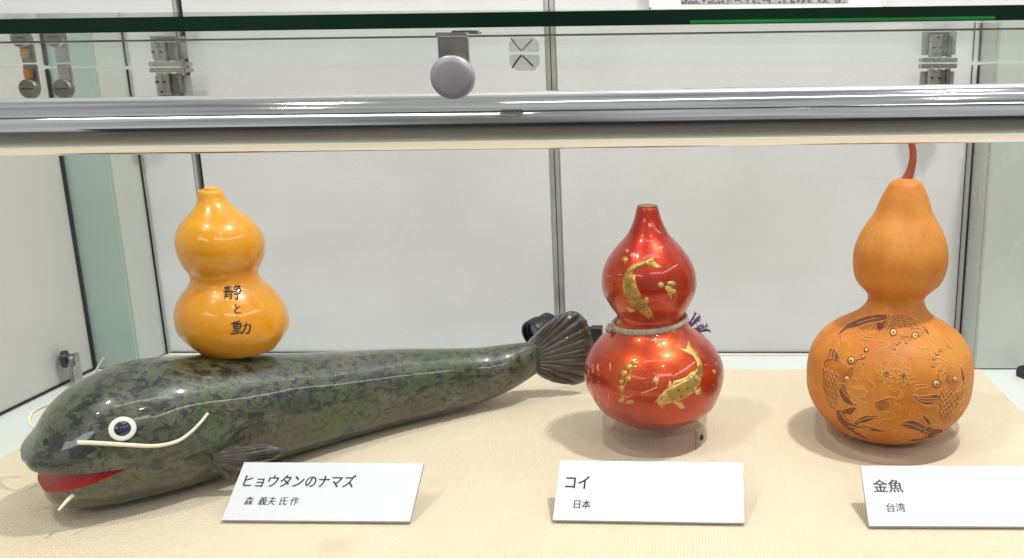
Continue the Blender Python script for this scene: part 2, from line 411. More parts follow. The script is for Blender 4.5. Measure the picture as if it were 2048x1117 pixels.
def side_clamp(cx, cy, cz, rknob, mat, cap):
    e = bpy.data.objects.new('glass_clamp', None); COL.objects.link(e); e.location = (cx, cy, cz); put(e, case)
    return e
# two clamps that hang from the top glass at the left end, and corner clamps on the base
for (px, py, kn) in ((62, 178, 'brass'), (130, 178, 'smoke')):
    c = atY(px, py, .86)
    e = bpy.data.objects.new('glass_clamp', None); COL.objects.link(e); e.location = c; put(e, case)
    box('bracket', c.x-.0062, c.x+.0062, .862, .866, c.z-.002, ZT-.0008, M['steel'] if kn == 'smoke' else M['dullsteel'], e, .0006)
    spin('clamp_disc', (c.x, .861, c.z), (0, -1, 0), [(0, 0), (.0088, 0), (.0092, .0006), (.0092, .005), (.0084, .006), (0, .0062)], M['dullsteel'], e, 40)
    box('screw_slot', c.x-.006, c.x+.006, .8543, .8546, c.z-.0006, c.z+.0006, M['black'], e, .0001)
    if kn == 'brass':
        box('brass_sleeve', c.x-.004, c.x+.004, .858, .8615, c.z+.0100, c.z+.0185, M['brass'], e, .0006)
def corner_clamp(px, py, x, s):
    c = atX(px, py, x) if x else atY(px, py, YP-.03)
    e = bpy.data.objects.new('glass_clamp', None); COL.objects.link(e); e.location = c; put(e, case)
    box('bracket', c.x+s*.006-.003, c.x+s*.006+.003, c.y-.008, c.y+.008, ZB+.0005, c.z+.006, M['steel'], e, .0006)
    spin('clamp_disc', (c.x, c.y, c.z), (-1, -.5, 0) if s > 0 else (-1, -.4, 0), [(0, 0), (.010, 0), (.0108, .0008), (.0108, .006), (.0098, .007), (0, .0072)], M['black'], e, 40)
    spin('screw_cap', (c.x+.010, c.y-.004, c.z), (-1, -.5, 0), [(0, 0), (.0075, 0), (.008, .0006), (.008, .004), (.007, .0048), (0, .005)], M['dullsteel'], e, 32)
corner_clamp(137, 718, XL+.012, 1)
corner_clamp(2052, 747, None, 1)

# the raised cream cloth board
XPL, XPR = atZ(65, 880, 0).x, atZ(2048, 830, 0).x
YPB = atZ(1700, 738, 0).y
plat = box('cloth_board', XPL, XPR+.003, .34, YPB, ZB+.0003, 0, M['cloth'], None, .002)
tag(plat, 'low board covered in cream woven cloth that carries the gourds, the catfish and the labels', 'plinth')

# ------------------------------------------------------------------ projection of drawn ornament onto a surface
def bvh_of(o):
    me = o.data; return BVHTree.FromPolygons([o.matrix_world @ v.co if False else v.co.copy() for v in me.vertices], [list(p.vertices) for p in me.polygons])
def surf(bvh, px, py, off=.0004):
    d = ray(px, py).normalized()
    h, n, i, dist = bvh.ray_cast(CAM, d)
    if h is None: return None
    if n.dot(d) > 0: n = -n
    return h+n*off
class Decal:
    """ornament drawn in a local 2-D frame, laid on the real surface with its own thickness"""
    def __init__(s, bvh, ox=0, oy=0, sc=1., off=.00025): s.bm = bmesh.new(); s.b = bvh; s.o = (ox, oy, sc); s.off = off
    def P(s, x, y, off=None):
        ox, oy, sc = s.o; return surf(s.b, ox+x/sc, oy+y/sc, s.off if off is None else off)
    def poly(s, pts, step=14):
        step = step if s.o[2] > 1.5 else step/2
        n = len(pts); vs = [Vector(p) for p in pts]
        dense = []
        for i in range(n):
            a, b = vs[i], vs[(i+1) % n]; k = max(1, int((b-a).length/step))
            dense += [a+(b-a)*j/k for j in range(k)]
        nb = len(dense)
        xs = [p.x for p in vs]; ys = [p.y for p in vs]
        grid = []
        y = min(ys)+step/2
        while y < max(ys):
            x = min(xs)+step/2
            while x < max(xs):
                if inside((x, y), dense) and min((d-Vector((x, y))).length for d in dense) > step*.4: grid.append(Vector((x, y)))
                x += step
            y += step
        ov, oe, of, *_ = delaunay_2d_cdt(dense+grid, [(i, (i+1) % nb) for i in range(nb)], [], 1, 1e-4)
        P = [s.P(v.x, v.y) for v in ov]
        V = [s.bm.verts.new(p) if p else None for p in P]
        for f in of:
            q = [V[i] for i in f]
            if None in q: continue
            try: s.bm.faces.new(q)
            except ValueError: pass
    def line(s, pts, w, taper=False, sub=4, w2=None):
        V = [Vector(p) for p in pts]
        ws = [w]*len(V)
        if taper: ws = [w*(.5+.5*math.sin(math.pi*(i+.5)/len(V))) if len(V) > 2 else w*(1 if i == 0 else .6) for i in range(len(V))]
        if w2 is not None: ws = [w+(w2-w)*i/(len(V)-1) for i in range(len(V))]
        if len(V) > 2: V, ws = catmull(V, ws, sub)
        else:
            V, ws = [V[0]+(V[1]-V[0])*k/4 for k in range(5)], [ws[0]+(ws[1]-ws[0])*k/4 for k in range(5)]
        prev = None
        for i, p in enumerate(V):
            t = V[min(i+1, len(V)-1)]-V[max(i-1, 0)]
            if t.length < 1e-6: continue
            t.normalize(); n = Vector((-t.y, t.x))*ws[i]/2
            a, b = s.P(p.x+n.x, p.y+n.y), s.P(p.x-n.x, p.y-n.y)
            cur = (s.bm.verts.new(a), s.bm.verts.new(b)) if a and b else None
            if prev and cur: s.bm.faces.new((prev[0], prev[1], cur[1], cur[0]))
            prev = cur
    def disc(s, x, y, rx, ry=None, n=20, rot=0):
        ry = ry or rx; c = s.P(x, y)
        if not c: return
        cv = s.bm.verts.new(c)
        rim = []
        for k in range(n):
            a = 2*math.pi*k/n; dx, dy = rx*math.cos(a), ry*math.sin(a)
            p = s.P(x+dx*math.cos(rot)-dy*math.sin(rot), y+dx*math.sin(rot)+dy*math.cos(rot)); rim.append(s.bm.verts.new(p) if p else None)
        for k in range(n):
            if rim[k] and rim[(k+1) % n]: s.bm.faces.new((cv, rim[k], rim[(k+1) % n]))
    def ring(s, x, y, r, w, ry=None, n=24):
        ry = ry or r
        s.line([(x+r*math.cos(2*math.pi*k/n), y+ry*math.sin(2*math.pi*k/n)) for k in range(n+1)], w, sub=1)
    def maple(s, x, y, r, rot=0):
        pts = []
        for k in range(7):
            a = rot+math.pi*(.5+2*k/7); L = r*(1 if k else .5)
            pts.append((x+L*math.cos(a), y+L*math.sin(a))); a2 = a+math.pi/7
            pts.append((x+r*.42*math.cos(a2), y+r*.42*math.sin(a2)))
        s.poly(pts, 8)
        s.line([(x, y), (x+r*.1, y+r*1.2)], r*.12)
    def scales(s, q, nu, nv, w, depth=.9):
        (a, b, c, d) = [Vector(p) for p in q]     # a->b across, a->d along
        for j in range(nv):
            for i in range(nu):
                u0 = (i+(j % 2)*.5)/nu; u1 = u0+1/nu
                if u1 > 1.02: continue
                pts = []
                for k in range(7):
                    u = u0+(u1-u0)*k/6; v = (j+depth*math.sin(math.pi*k/6))/nv
                    top = a+(b-a)*u; bot = d+(c-d)*u; pts.append(top+(bot-top)*v)
                s.line(pts, w, sub=1)
    def done(s, name, mat, parent):
        me = bpy.data.meshes.new(name); s.bm.normal_update()
        for f in s.bm.faces:
            if f.normal.dot(f.calc_center_median()-CAM) > 0: f.normal_flip()
        s.bm.to_mesh(me); s.bm.free()
        o = link(name, me, mat, parent)
        sm = o.modifiers.new('thickness', 'SOLIDIFY'); sm.thickness = s.off*.95; sm.offset = -1
        return o
def inside(p, poly):
    x, y = p; c = False; n = len(poly)
    for i in range(n):
        a, b = poly[i], poly[i-1]
        if (a[1] > y) != (b[1] > y) and x < (b[0]-a[0])*(y-a[1])/(b[1]-a[1])+a[0]: c = not c
    return c

# ------------------------------------------------------------------ gourds
def gourd_body(prof, Y, mat, parent, zmin=None, wob=.004, seed=0, cap_in=0., n=96, sub=5, dome=None):
    """prof: (z, r, cx) from top to bottom"""
    pts = [Vector((z, r, cx)) for z, r, cx in prof]
    P, _ = catmull(pts, [0]*len(pts), sub)
    top, bot = P[0], P[-1]
    dz = P[-2].x-P[-1].x
    for k in (1, 2, 3, 4): P.append(Vector((bot.x-dz*(.8*math.sin(k*.39)), bot.y*math.cos(k*.39), bot.z)))
    rnd = random.Random(seed); ph = [rnd.uniform(0, 6.28) for _ in range(6)]
    bm = bmesh.new(); rings = []
    for z, r, cx in P:
        if zmin is not None: z = max(z, zmin+(.0003 if r > .01 else 0))
        ring = []
        for k in range(n):
            a = 2*math.pi*k/n
            rr = r*(1+wob*(math.sin(2*a+ph[0]+z*8)+.6*math.sin(3*a+ph[1]-z*15)+.35*math.sin(5*a+ph[2]+z*30)))
            ring.append(bm.verts.new((cx+rr*math.cos(a), Y+rr*math.sin(a), z)))
        rings.append(ring)
    for a, c in zip(rings, rings[1:]):
        for k in range(n): bm.faces.new((a[k], a[(k+1) % n], c[(k+1) % n], c[k]))
    bm.faces.new(rings[-1])
    # top: rolled rim then slightly sunk crown
    r0 = rings[0]; c0 = Vector((top.z, Y, top.x)); last = r0
    for (f, h) in dome or ((.9, .0016), (.6, .0018), (.25, .0018-cap_in)):
        ring = [bm.verts.new(c0+(v.co-c0)*f+Vector((0, 0, h))) for v in r0]
        for k in range(n): bm.faces.new((last[k], last[(k+1) % n], ring[(k+1) % n], ring[k]))
        last = ring
    bm.faces.new(last)
    return fin_bm(bm, 'gourd_body', mat, parent)

# --- yellow gourd on the catfish
YP1 = [(0.2539,0.0104,-0.4312),(0.2447,0.0128,-0.4303),(0.2355,0.0201,-0.4295),(0.2263,0.0296,-0.4288),(0.2171,0.0345,-0.4280),(0.2079,0.0365,-0.4273),(0.1988,0.0358,-0.4271),(0.1896,0.0331,-0.4271),(0.1804,0.0285,-0.4271),(0.1712,0.0301,-0.4272),(0.1620,0.0377,-0.4272),(0.1528,0.0432,-0.4268),(0.1437,0.0462,-0.4257),(0.1345,0.0471,-0.4245),(0.1253,0.0453,-0.4233),(0.1161,0.0398,-0.4222),(0.1069,0.0312,-0.4210)]
gy = thing('yellow_gourd', (-.4215, .775, .103), 'glossy yellow bottle gourd with three black brush characters, standing on the back of the catfish', 'gourd')
b1 = gourd_body(YP1, .775, M['yellow'], gy, None, .006, 3, .002)
bv1 = bvh_of(b1)
def brush(name, bv, ox, oy, w, h, strokes, wd, parent, mat):
    D = Decal(bv, 320, 350, 2.863, .00012)
    for st in strokes:
        D.line([(ox+x*w/100, oy+y*h/100) for x, y in st], wd*1.35, taper=True)
    return D.done(name, mat, parent)
sei = [[(5,18),(45,12)],[(8,30),(42,25)],[(25,2),(26,42)],[(0,45),(50,38)],[(13,50),(8,98)],[(12,54),(42,48),(43,92),(34,92)],[(14,66),(40,62)],[(13,79),(40,75)],[(72,0),(56,22)],[(66,10),(90,6),(76,24)],[(58,32),(91,27),(88,62)],[(48,48),(104,40)],[(58,64),(90,58)],[(74,28),(77,98),(63,88)]]
to = [[(28,2),(46,48)],[(90,20),(34,58),(24,80),(50,96),(95,90)]]
dou = [[(46,0),(10,10)],[(0,20),(57,14)],[(12,30),(14,58)],[(12,30),(49,26),(46,57)],[(13,43),(47,40)],[(14,57),(46,54)],[(30,5),(31,92)],[(8,75),(50,69)],[(-2,97),(57,84)],[(59,36),(99,29),(95,80),(84,92),(76,82)],[(79,6),(75,48),(54,99)]]
brush('brush_character', bv1, 362, 632, 106, 82, sei, 6.6, gy, M['ink'])
brush('brush_character', bv1, 418, 742, 46, 52, to, 6.2, gy, M['ink'])
brush('brush_character', bv1, 408, 838, 108, 76, dou, 6.8, gy, M['ink'])
c = Vector((-.4290, .775, .2556))
spin('broken_stem', c, (.1, 0, 1), [(0, -.004), (.0062, -.002), (.0072, .0006), (.0066, .0018), (.0045, .0012), (.002, -.0004), (0, -.0008)], M['yellow'], gy, 20)

# --- red gourd
RP = [(0.2310,0.0102,-0.0427),(0.2177,0.0141,-0.0425),(0.2045,0.0209,-0.0424),(0.1912,0.0327,-0.0423),(0.1780,0.0417,-0.0422),(0.1647,0.0456,-0.0420),(0.1515,0.0454,-0.0417),(0.1382,0.0396,-0.0412),(0.1250,0.0327,-0.0407),(0.1117,0.0396,-0.0402),(0.0985,0.0557,-0.0398),(0.0852,0.0652,-0.0392),(0.0720,0.0692,-0.0383),(0.0588,0.0682,-0.0374),(0.0455,0.0633,-0.0366),(0.0323,0.0551,-0.0357),(0.0190,0.0339,-0.0349)]
YG = .826
gr = thing('red_gourd', (-.0375, YG, .012), 'glossy red lacquered gourd with two gold koi and a grey cord round its waist', 'gourd')
b2 = gourd_body(RP, YG, M['red'], gr, None, .003, 5, .001)
bv2 = bvh_of(b2)
K = (1130, 390, 2.069)
def dk(bv=bv2, off=.00018, o=K): return Decal(bv, *o, off)
up_body = [(355,285),(330,292),(300,300),(282,320),(275,345),(285,375),(300,400),(315,430),(335,455),(355,475),(365,495),(357,508),(335,505),(310,490),(285,470),(262,445),(245,415),(238,380),(240,345),(252,315),(275,292),(305,280),(335,270)]
D = dk(); D.poly(up_body)
D.poly([(335,270),(352,262),(372,250),(366,266),(378,282),(405,300),(375,304),(345,296)])
D.poly([(243,470),(262,463),(292,480),(270,490)]); D.poly([(318,440),(335,424),(346,426),(343,455),(332,458)])
D.poly([(280,330),(272,345),(282,378),(300,405),(318,420),(300,388),(292,360),(290,335)])
D.line([(352,500),(372,512)], 3); D.line([(340,506),(352,516)], 3)
koi1 = D.done('gold_koi', M['gold'], gr)
D = dk(off=.0004); D.scales([(335,282),(345,290),(262,330),(246,318)], 3, 7, 1.4)
D.scales([(242,345),(276,345),(300,400),(248,415)], 4, 9, 1.4); D.scales([(248,415),(300,400),(345,465),(300,485)], 5, 9, 1.4)
D.line([(318,492),(330,478),(348,474)], 2); D.disc(347, 488, 3)
for q in ((258,372),(268,412),(300,455),(288,430)): D.disc(q[0], q[1], 4, 3)
for k in range(4): D.line([(345+k*2, 285-k*4),(375+k*5, 300-k*12)], 1.2)
D.done('koi_scale', M['golddark'], koi1)
lo_body = [(378,858),(382,842),(395,828),(420,805),(450,788),(480,775),(510,758),(533,740),(548,715),(545,690),(530,668),(516,655),(535,648),(555,670),(567,700),(569,740),(560,780),(535,815),(500,840),(460,856),(420,866),(392,868)]
D = dk(); D.poly(lo_body); D.poly([(520,662),(495,648),(463,632),(500,638),(510,603),(524,632),(548,655),(538,668)])
D.poly([(433,768),(445,788),(428,812),(424,795)]); D.poly([(448,858),(480,856),(498,882),(478,886)]); D.poly([(535,815),(562,798),(560,825),(545,828)])
D.poly([(438,792),(452,770),(480,764),(505,752),(520,736),(540,725),(540,748),(500,766),(470,782)])
D.line([(384,862),(402,882)], 3); D.line([(398,868),(412,880)], 3); D.line([(379,848),(370,862)], 2.5)
koi2 = D.done('gold_koi', M['gold2'], gr)
D = dk(off=.0004); D.scales([(425,812),(440,858),(500,835),(480,782)], 6, 10, 1.4); D.scales([(480,782),(500,835),(560,775),(530,748)], 6, 9, 1.4)
D.scales([(534,742),(564,760),(566,705),(546,705)], 4, 8, 1.4)
D.line([(420,808),(428,835),(420,858)], 2); D.disc(400, 838, 3.5)
for q in ((470,808),(505,800),(540,770),(556,735),(480,835),(530,810)): D.disc(q[0], q[1], 6, 4, rot=.6)
D.done('koi_scale', M['golddark'], koi2)
for (x, y, r, mm, ro) in ((248,268,17,'gold',.2),(282,252,18,'pink',0),(257,232,10,'gold',.4),(398,222,15,'gold',.9),(391,620,21,'gold',.1),(373,600,17,'pink',.5),(418,600,9,'pink',0),(376,768,21,'pink',.3),(617,732,12,'gold',1.2),(625,700,7,'gold',.2)):
    D = dk(); D.maple(x, y, r, ro); D.done('maple_leaf', M[mm], gr)
D = dk()
for q in ((398,372,16,12),(441,367,21,12),(430,387,17,16),(449,400,11,10)): D.disc(*q)
D.line([(437,395),(438,418),(437,432)], 5); D.line([(425,400),(432,415)], 4); D.line([(410,378),(425,392)], 4)
mu = D.done('gold_mushroom', M['gold2'], gr)
D = dk(off=.0004)
for q in ((430,387,17,16),(441,367,20,12),(398,372,15,11)): D.ring(q[0], q[1], q[2], 1.6, q[3])
D.done('mushroom_outline', M['golddark'], mu)
D = dk()
for q in ((288,694,17,10),(262,711,15,13),(243,738,13,13),(260,762,13,11),(232,774,10,9),(231,800,12,11),(234,850,13,10),(268,858,17,9)): D.disc(*q)
D.line([(290,700),(285,712),(270,735),(262,752)], 4); D.line([(258,762),(245,790),(240,815),(243,842)], 4); D.line([(243,745),(236,770),(232,800),(234,840)], 3.5); D.line([(298,690),(276,716)], 3)
D.done('gold_mushroom', M['gold'], gr)
D = dk(off=.0002); rnd = random.Random(4)
for i in range(34):
    x = rnd.uniform(86, 190); y = rnd.uniform(680, 900); L = rnd.uniform(6, 34)
    D.line([(x, y), (x+rnd.uniform(-4, 4), y+L)], rnd.uniform(1.5, 4.5), taper=True)
for i in range(8):
    x = rnd.uniform(170, 225); y = rnd.uniform(310, 470); D.line([(x, y), (x+rnd.uniform(6, 22), y+rnd.uniform(-3, 5))], rnd.uniform(1, 2.6))
for i in range(14):
    x = rnd.uniform(300, 640); y = rnd.uniform(650, 940); D.line([(x, y), (x+rnd.uniform(-12, 12), y+rnd.uniform(2, 9))], rnd.uniform(1, 2.4))
D.line([(315,822),(345,812),(380,797)], 4, taper=True); D.line([(240,830),(262,838),(280,826)], 3)
D.done('worn_streak', M['pink'], gr)['kind'] = 'stuff'
# mouth of the bottle
spin('bottle_mouth', (-.0427, YG, .2326), (0, 0, 1), [(.0098, -.001), (.0098, .0002), (.0086, .0008), (.0070, .0002), (.0062, -.003)], M['golddark'], gr, 40)
# braided cord: two twisted strands round the waist, knot at the left, ends hidden behind
def cord():
    e = bpy.data.objects.new('cord', None); COL.objects.link(e); e.location = (-.0408, YG, .122); put(e, gr)
    zc = atY(1300, 641, YG).z; cx = atY(1299, 641, YG).x
    def path(t):
        a = t
        lift = .0030*math.cos(a)+.0002+.0012*math.sin(a)
        return Vector((cx+.0358*math.cos(a), YG+.0358*math.sin(a), zc-.001+lift))
    for s in range(3):
        pts = []
        for k in range(241):
            t = 2*math.pi*k/240; c = path(t); out = Vector((math.cos(t), math.sin(t), 0)); ph = t*34+s*2.094
            pts.append(c+out*(.0012*math.cos(ph))+Vector((0, 0, .0021*math.sin(ph))))
        bm = bmesh.new(); tube_bm(bm, pts, [.00125]*len(pts), 8); fin_bm(bm, 'strand', M['cord'], e)
    k0 = path(math.pi*1.10)+Vector((-.002, -.001, -.0005))
    for i, (dx, dz) in enumerate(((-.001, .0015), (-.0025, -.001), (.0005, -.002))):
        pts = [k0+Vector((dx+.0028*math.cos(a), -.001-.001*math.sin(2*a+i), dz+.0026*math.sin(a))) for a in [2*math.pi*j/14 for j in range(15)]]
        tube('knot_loop', pts, .0013, M['cord'], e, 8, sub=2)
cord()

# --- big orange gourd
TP = [(0.2500,0.0168,0.2016),(0.2409,0.0212,0.2012),(0.2245,0.0276,0.2009),(0.2081,0.0374,0.2005),(0.1917,0.0435,0.2001),(0.1753,0.0445,0.1997),(0.1589,0.0402,0.1989),(0.1425,0.0268,0.1979),(0.1261,0.0357,0.1969),(0.1097,0.0619,0.1959),(0.0932,0.0751,0.1949),(0.0768,0.0795,0.1941),(0.0604,0.0801,0.1938),(0.0440,0.0778,0.1936),(0.0276,0.0689,0.1933),(0.0112,0.0511,0.1930),(0.0022,0.0267,0.1927)]
YO = .83
go = thing('orange_gourd', (.1935, YO, .0015), 'large matte orange gourd with a dry stem and engraved goldfish round two flowers', 'gourd')
b3 = gourd_body(TP, YO, M['tan'], go, .0012, .004, 9, .0, dome=((.93, .0022), (.8, .0044), (.62, .0062), (.4, .0074), (.2, .0079)))
stem_pts = [atY(x, y, YO) for x, y in ((1812,362),(1820,345),(1825,325),(1826,305),(1822,282),(1815,262),(1810,245))]
tube('stem', stem_pts, [.0052, .0041, .0036, .0033, .0032, .0031, .0030], M['stem'], go, 16)
bv3 = bvh_of(b3)
E3 = (1600, 600, 3.492)
def de(off=.0002): return Decal(bv3, *E3, off)
def goldfish(body, quads, fills, eyes, lines, plines):
    D = de(.00012); D.poly(body, 22); root = D.done('goldfish_engraving', M['midtan'], go)
    D = de(.0003)
    for f in fills: D.poly(f, 22)
    for l in lines: D.line(l, 5, taper=True)
    D.done('dark_fin', M['brown'], root)
    D = de(.0003)
    for q, nu, nv in quads: D.scales(q, nu, nv, 5.0)
    D.done('scale_line', M['brown2'], root)
    D = de(.00035)
    for q, nu, nv in quads: D.scales([(x+3, y-4) for x, y in q], nu, nv, 3.6)
    for l in plines: D.line(l, 4.4)
    for f in fills: D.line(f+[f[0]], 3.2, sub=2)
    for k in range(len(body)-1): D.line([body[k], body[k+1]], 3.2)
    D.done('pale_line', M['pale'], root)
    for (x, y, r) in eyes:
        D = de(.0003); D.disc(x, y, r*1.12, r*1.2); ey = D.done('eye', M['brown'], root)
        D = de(.0004); D.disc(x, y, r*.80, r*.86); D.done('eye_white', M['eyecream'], root)
        D = de(.0005); D.disc(x+1, y+2, r*.34); D.done('pupil', M['brown'], root)
def offs(p, dx, dy): return [(x+dx, y+dy) for x, y in p]
F1 = [(605,105),(560,103),(480,113),(400,138),(330,172),(285,212),(262,255),(292,238),(340,205),(400,192),(450,182),(500,162),(560,150),(612,132)]
F2 = [(532,165),(602,145),(592,190),(565,218),(540,215)]
F3 = [(250,765),(300,772),(350,750),(402,755),(380,775),(357,805),(330,800),(308,798),(340,832),(375,857),(420,822),(480,806),(545,814),(510,838),(450,858),(405,866),(470,880),(540,897),(602,920),(520,920),(440,908),(370,905),(440,945),(500,985),(400,945),(320,895),(262,838)]
F4 = [(828,788),(870,808),(905,840),(922,880),(950,895),(1005,905),(965,945),(880,968),(800,990),(735,975),(830,968),(895,945),(830,918),(760,898),(695,872),(740,845),(790,840),(850,865),(885,882),(868,840),(845,812)]
F5 = [(788,660),(860,672),(930,660),(988,668),(975,700),(930,722),(880,735),(830,712),(800,688)]
F6 = [(265,590),(302,585),(330,620),(345,670),(370,712),(402,738),(340,732),(300,702),(275,650)]
F7 = [(1115,452),(1135,490),(1150,560),(1142,622),(1132,560),(1122,500)]
goldfish([(610,108),(680,98),(760,112),(830,150),(890,205),(915,270),(880,235),(830,265),(770,275),(700,285),(640,262),(600,215),(585,160)],
         [([(625,105),(600,180),(860,215),(790,125)], 5, 6)], [F1, F2, [(850,200),(890,210),(912,272),(915,285),(890,245)]], [(652,228,24),(803,250,21)],
         [[(690,250),(720,262),(760,258),(785,262)],[(770,290),(775,268),(800,260)]],
         [[(580,155),(480,165),(400,195),(330,230)],[(600,120),(500,135),(400,165)],[(700,245),(730,240),(770,262)],[(860,330),(900,345),(915,320),(900,300)],[(640,100),(620,150),(610,200)]])
goldfish([(200,400),(270,420),(330,450),(390,480),(370,530),(340,570),(290,590),(270,640),(275,700),(250,780),(215,760),(180,690),(155,600),(150,500),(165,440)],
         [([(160,470),(280,520),(270,770),(205,750)], 4, 8)], [F3, F6, [(205,345),(250,345),(280,425),(215,420)]], [(358,423,24),(327,553,20)],
         [[(385,455),(400,420),(440,415)],[(340,490),(385,470),(390,500)],[(245,320),(215,370),(195,400)],[(165,440),(200,420),(280,432)]],
         [[(215,420),(225,360),(260,300)],[(235,425),(245,365),(275,320)],[(270,600),(320,660),(380,730)],[(285,595),(335,650),(385,725)],[(345,600),(400,620),(470,640),(440,680),(400,700),(480,720)],[(300,250),(290,290),(300,300),(325,260)],[(370,540),(400,560),(425,540)],[(280,780),(340,850),(500,905)],[(400,850),(470,825),(530,820)]])
goldfish([(965,560),(990,620),(960,680),(965,740),(960,800),(1000,880),(1060,830),(1100,760),(1140,660),(1145,600),(1110,560),(1080,540),(1030,520),(990,540)],
         [([(985,640),(1120,640),(1080,850),(960,800)], 4, 8)], [F4, F5, F7], [(950,587,25),(1083,553,18)],
         [[(965,520),(965,555),(985,575)],[(1000,540),(1010,515),(1040,520),(1020,560),(1045,590)],[(1080,625),(1100,680),(1090,740)]],
         [[(800,665),(860,690),(960,690)],[(810,685),(870,710),(950,705)],[(850,735),(900,742),(960,740)],[(790,650),(800,605),(850,590),(880,600)],[(805,655),(820,620),(880,615),(890,600)],[(700,868),(780,870),(900,930)],[(845,800),(880,860),(940,900)],[(1085,640),(1120,600),(1150,560)],[(1090,650),(1130,620),(1155,600)]])
bub = ((658,338,11),(680,308,9),(698,294,9),(744,298,9),(463,351,15),(443,397,12),(446,440,8),(420,467,6),(978,355,9),(957,377,11),(937,412,10),(934,461,11),(979,490,11))
for x, y, r in bub:
    D = de(.0003); D.disc(x, y, r*1.15); bo = D.done('bubble', M['brown'], go)
    D = de(.0004); D.disc(x, y, r*.66); D.done('bubble_centre', M['eyecream'], bo)
for fx, fy, ph in ((603,520,.2),(722,533,0)):
    D = de(.0004)
    for k in range(8):
        a = ph+k*math.pi/4; r = 74
        c0 = (fx+12*math.cos(a), fy+12*math.sin(a)); tip = (fx+r*math.cos(a), fy+r*math.sin(a))
        for sgn in (1, -1):
            mid = (fx+42*math.cos(a+sgn*.30), fy+42*math.sin(a+sgn*.30)); D.line([c0, mid, tip], 4.8)
    D.line([(fx-8, fy-12),(fx+10, fy-10),(fx+12, fy+8),(fx-6, fy+12),(fx-14, fy)], 2.5)
    flw = D.done('flower_engraving', M['pale'], go)
    D = de(.0006); D.ring(fx, fy, 17, 4); D.disc(fx, fy, 6); D.done('flower_centre', M['brown'], flw)
D = de(.0003)
for l in ([(385,195),(400,240),(450,270),(510,275)],[(395,190),(420,235),(470,258),(540,262)],[(520,370),(560,345),(620,330),(590,290),(520,285),(450,280)],[(530,385),(575,360),(635,335),(610,290)],
          [(480,210),(500,195),(520,215),(500,232),(480,222)],[(640,395),(700,400),(740,440),(735,500)],[(655,405),(700,415),(722,455),(715,500)],[(670,420),(700,430),(705,470)],
          [(640,625),(700,630),(720,665),(690,690),(620,680),(560,700),(500,720)],[(700,640),(705,665),(680,680)],[(650,640),(680,645)],
          [(360,605),(430,620),(465,645),(440,670),(395,680),(420,705),(480,725)],[(380,600),(450,615),(478,648)],[(900,420),(960,400),(1030,440),(1080,480)],[(930,410),(990,410),(1050,450)],[(940,440),(1000,445),(1050,480)],
          [(560,790),(620,780),(668,800),(640,825),(580,830),(560,850),(600,880)],[(540,830),(560,870),(610,895)],[(760,410),(800,395),(850,400)],[(640,930),(660,910),(700,925),(720,950),(690,970),(650,955)],
          [(300,300),(330,290),(345,320)],[(480,560),(520,600),(500,640)],[(700,470),(760,480),(780,520)],[(620,600),(640,640)],[(820,330),(860,340),(900,330)],[(340,880),(420,900),(500,905)],[(860,900),(930,870),(985,880)],[(250,250),(275,300),(260,340)],[(400,520),(440,530),(430,560)],[(660,720),(700,740),(690,780)],[(720,900),(740,930)],[(480,760),(470,790),(500,800)],[(330,640),(360,650),(385,690)],[(750,560),(790,575),(830,570)],[(450,330),(430,300),(400,300)],[(930,230),(945,275)],[(960,245),(975,290)],[(1000,300),(1040,320),(1060,350)],[(1020,330),(1040,300)],[(770,790),(775,830)],[(1100,720),(1150,690)],[(1090,800),(1140,750)]):
    D.line(l, 5.4, taper=True)
D.done('wave_engraving', M['pale'], go)['kind'] = 'stuff'
D = de(.0003)
for r, w in ((14,5),(30,4),(44,4)): D.ring(570+r*.1, 735, r, w, r*.75, 14)
for l in ([(400,215),(440,250),(500,268)],[(545,375),(600,350),(640,320)],[(690,690),(620,690),(560,710)],[(440,690),(400,692)],[(1010,290),(1045,335),(1065,345)],[(1030,305),(1025,340)],[(560,850),(590,885)]): D.line(l, 2.6)
D.done('wave_engraving', M['brown2'], go)['kind'] = 'stuff'

# ------------------------------------------------------------------ clear acrylic rings
def acrylic_ring(px0, px1, pym, cy, rr, h, label):
    a, b = atZ(px0, pym), atZ(px1, pym); cx = (a.x+b.x)/2
    t = thing('acrylic_ring', (cx, cy, 0), label, 'display stand', 'clear acrylic rings under the gourds')
    spin('ring_wall', (cx, cy, .0004), (0, 0, 1), [(rr, 0), (rr, h), (rr-.0018, h), (rr-.0018, 0), (rr, 0)], M['acrylic'], t, 96)
    return t, cx
t2, cx2 = acrylic_ring(1204, 1414, 879, .823, .0525, .0205, 'small clear acrylic ring with a dark rivet, carrying the red gourd')
ang = math.acos(max(-1, min(1, (atY(1391, 890, .79).x-cx2)/.0525)))
sx, sy = cx2+.0531*math.cos(ang), .823-.0531*math.sin(ang)
box('overlap_seam', sx-.0004, sx+.0004, sy-.0004, sy+.0004, .0004, .0205, M['brown'], t2, 0)
a2 = ang*.72; nx, ny = math.cos(a2), -math.sin(a2)
spin('rivet', (cx2+.0526*nx, .823+.0526*ny, .0095), (nx, ny, 0), [(0, 0), (.0030, 0), (.0034, .0005), (.0022, .0014), (.0016, .0008), (0, .0007)], M['black'], t2, 24)
t3, cx3 = acrylic_ring(1632, 1915, 880, .826, .0705, .0165, 'wide clear acrylic ring carrying the large orange gourd')

